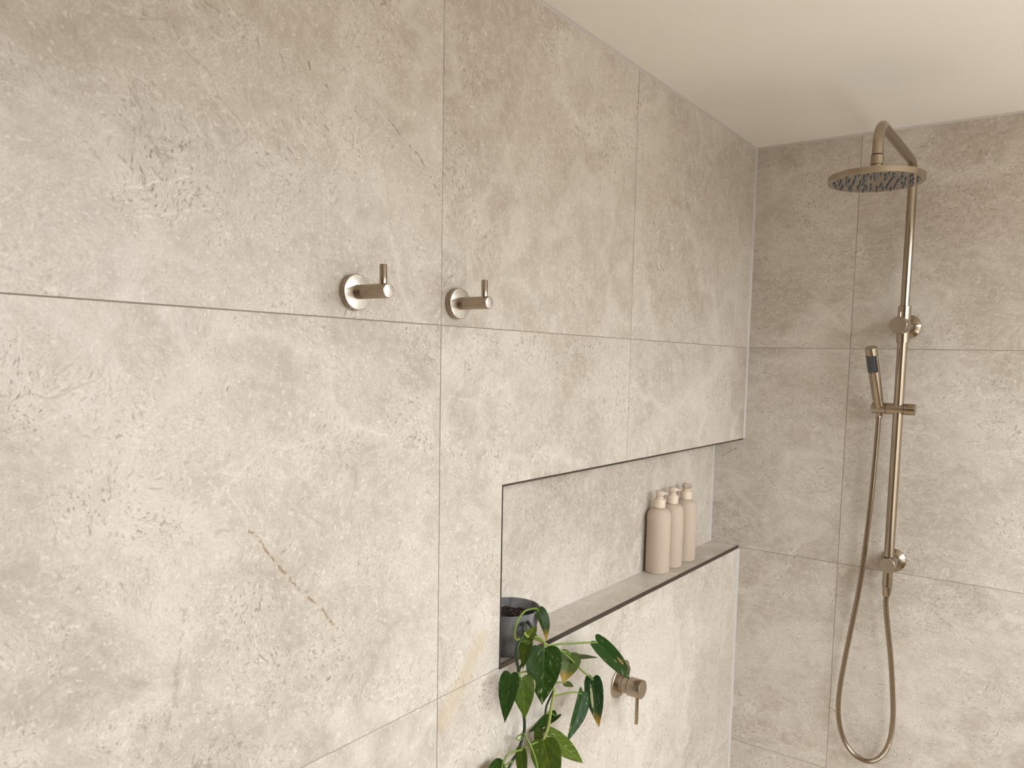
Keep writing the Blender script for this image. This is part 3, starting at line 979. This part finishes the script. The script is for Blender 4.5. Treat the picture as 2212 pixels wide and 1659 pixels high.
def leaf(base, tip, width, mat, yaw=0.0, fold=0.18, droop=0.0, twist=0.0, petiole=None, pmat='petiole', pr_=.0016, narrow=1.0):
    """heart-shaped blade from base to tip; yaw turns it about its own midrib away from the viewer,
    fold lifts both halves into a shallow V, droop bows it lengthwise, twist winds it towards the tip"""
    B, T = Q(*base), Q(*tip)
    ax = (T - B)
    L = ax.length
    ax.normalize()
    toc = (CAM_POS - (B + T) / 2).normalized()
    nrm = (toc - ax * toc.dot(ax)).normalized()
    nrm = Matrix.Rotation(yaw, 3, ax) @ nrm
    W = width / 3.96 / FPX * (CAM_POS - B).dot(-fw) / 2
    bm = bmesh.new()
    uvl = bm.loops.layers.uv.new('UVMap')
    K = 6
    # refine the outline
    def ip(arr, s):
        for i in range(len(S) - 1):
            if s <= S[i + 1] + 1e-9:
                f = (s - S[i]) / (S[i + 1] - S[i])
                return arr[i] + (arr[i + 1] - arr[i]) * f
        return arr[-1]
    rows, uvs = [], []
    NS = 22
    for i in range(NS + 1):
        s = i / NS
        te, we = ip(TE, s), ip(WE, s) ** narrow * W
        n_ = Matrix.Rotation(twist * s, 3, ax) @ nrm
        sd = ax.cross(n_)
        row, ur = [], []
        for k in range(-K, K + 1):
            f = k / K
            t = s + (te - s) * abs(f) ** 1.3
            hgt = abs(f) * fold * we - droop * L * (2 * t - 1) ** 2 + droop * L + 0.035 * we * math.sin(9 * s + 4 * f) * abs(f)
            row.append(B + ax * t * L + sd * f * we + n_ * hgt)
            ur.append((0.5 + 0.5 * f * ip(WE, s), max(0, t)))
        rows.append([bm.verts.new(p) for p in row])
        uvs.append(ur)
    for i in range(NS):
        for k in range(2 * K):
            q = [(i, k), (i, k + 1), (i + 1, k + 1), (i + 1, k)]
            fc = bm.faces.new([rows[a][b] for a, b in q])
            for lp, (a, b) in zip(fc.loops, q):
                lp[uvl].uv = uvs[a][b]
    bmesh.ops.solidify(bm, geom=bm.faces[:], thickness=0.0005)
    o = obj('leaf', bm, mat, pp, True, 60)
    if petiole:
        tube('petiole', [Q(*p) for p in petiole] + [B + ax * 0.004], pr_ * 1.15, pmat, o, pr_ * 0.85, 8, 8)
    return o


# built from the back of the plant to the front
leaf((820, 690, .040), (1002, 716, .030), 110, 'leaf_olive', 1.15, .25, petiole=[(740, 700, .042), (780, 690, .042)])
leaf((716, 930, .028), (790, 966, .024), 62, 'leaf_olive', .5, .1, petiole=[(600, 945, .032), (665, 925, .030)])
leaf((400, 560, .046), (352, 812, .034), 118, 'leaf_olive', .35, .35, droop=.03, petiole=[(470, 540, .046), (430, 548, .046)])
leaf((372, 590, .044), (478, 448, .040), 118, 'leaf_pale', -.45, .30, droop=.05)
leaf((484, 303, .022), (550, 590, .040), 128, 'leaf_rust', -.55, .35, droop=.10, twist=-.3,
     petiole=[(345, 545, .034), (300, 562, .036), (284, 510, .038), (308, 405, .040), (362, 325, .036), (425, 299, .030), (470, 297, .025)], pr_=.0019)
leaf((640, 1212, .018), (402, 1356, .010), 118, 'leaf_dark', .75, .55, droop=-.06, petiole=[(545, 1190, .025), (600, 1195, .022)])
leaf((505, 1322, .030), (462, 1475, .030), 95, 'leaf_olive', .5, .2)
leaf((545, 1375, .040), (872, 1622, .062), 178, 'leaf_pale', -.35, .22, droop=.05, petiole=[(530, 1420, .044)])
leaf((345, 1500, .036), (362, 1850, .040), 112, 'leaf_olive', .45, .3, petiole=[(300, 1545, .022), (318, 1510, .030)])
leaf((200, 1650, .030), (20, 1760, .040), 190, 'leaf_dark', .2, .15, petiole=[(262, 1602, .022), (225, 1622, .026)])
leaf((345, 890, .040), (374, 1238, .048), 205, 'leaf_olive', -.25, .12, droop=.03, petiole=[(320, 860, .034)])
leaf((250, 858, .042), (200, 1275, .050), 176, 'leaf_dark', .25, .16, droop=.04, petiole=[(400, 830, .038), (330, 845, .040)])
leaf((762, 676, .048), (694, 940, .052), 205, 'leaf_yellow', -.2, .12, droop=.03, petiole=[(600, 628, .047), (680, 656, .048), (730, 668, .050)])
leaf((868, 1010, .050), (722, 1452, .056), 155, 'leaf_mottled', -.75, .35, droop=.06, twist=.25, petiole=[(622, 1045, .042), (720, 1022, .046), (800, 1010, .050)])
leaf((955, 890, .060), (1006, 1312, .060), 165, 'leaf_bluish', .2, .20, droop=.04, petiole=[(600, 622, .047), (690, 662, .052), (780, 745, .058), (860, 826, .061)], pr_=.0020)
leaf((985, 578, .070), (1266, 905, .066), 158, 'leaf_spot', -.25, .18, droop=.08, petiole=[(590, 615, .047), (665, 600, .052), (760, 594, .060), (880, 588, .068)], pr_=.0020)
leaf((530, 1430, .052), (625, 1850, .060), 262, 'leaf_olive', .1, .14, droop=.03)
leaf((535, 640, .060), (518, 1122, .066), 312, 'leaf_vari', -.05, .14, droop=.04, petiole=[(395, 570, .044), (440, 540, .048), (490, 545, .052), (535, 590, .056)], pr_=.0021)
tube('petiole', [Q(*p) for p in [(345, 1368, .022), (372, 1380, .034), (418, 1465, .046), (455, 1560, .054), (480, 1660, .056), (495, 1760, .056)]], .0021, 'petiole', pp, .0018, 8)
tube('petiole', [Q(*p) for p in [(526, 1425, .044), (450, 1448, .042), (345, 1500, .038), (240, 1535, .034), (190, 1600, .032), (168, 1680, .032)]], .0019, 'petiole', pp, .0016, 8)
tube('tendril', [Q(*p) for p in [(345, 1370, .024), (312, 1385, .028), (302, 1412, .030), (330, 1422, .030), (352, 1400, .030), (340, 1380, .030)]], .0015, 'petiole', pp, .0011, 8)
adopt(pp)
for c in pp.children:
    pass
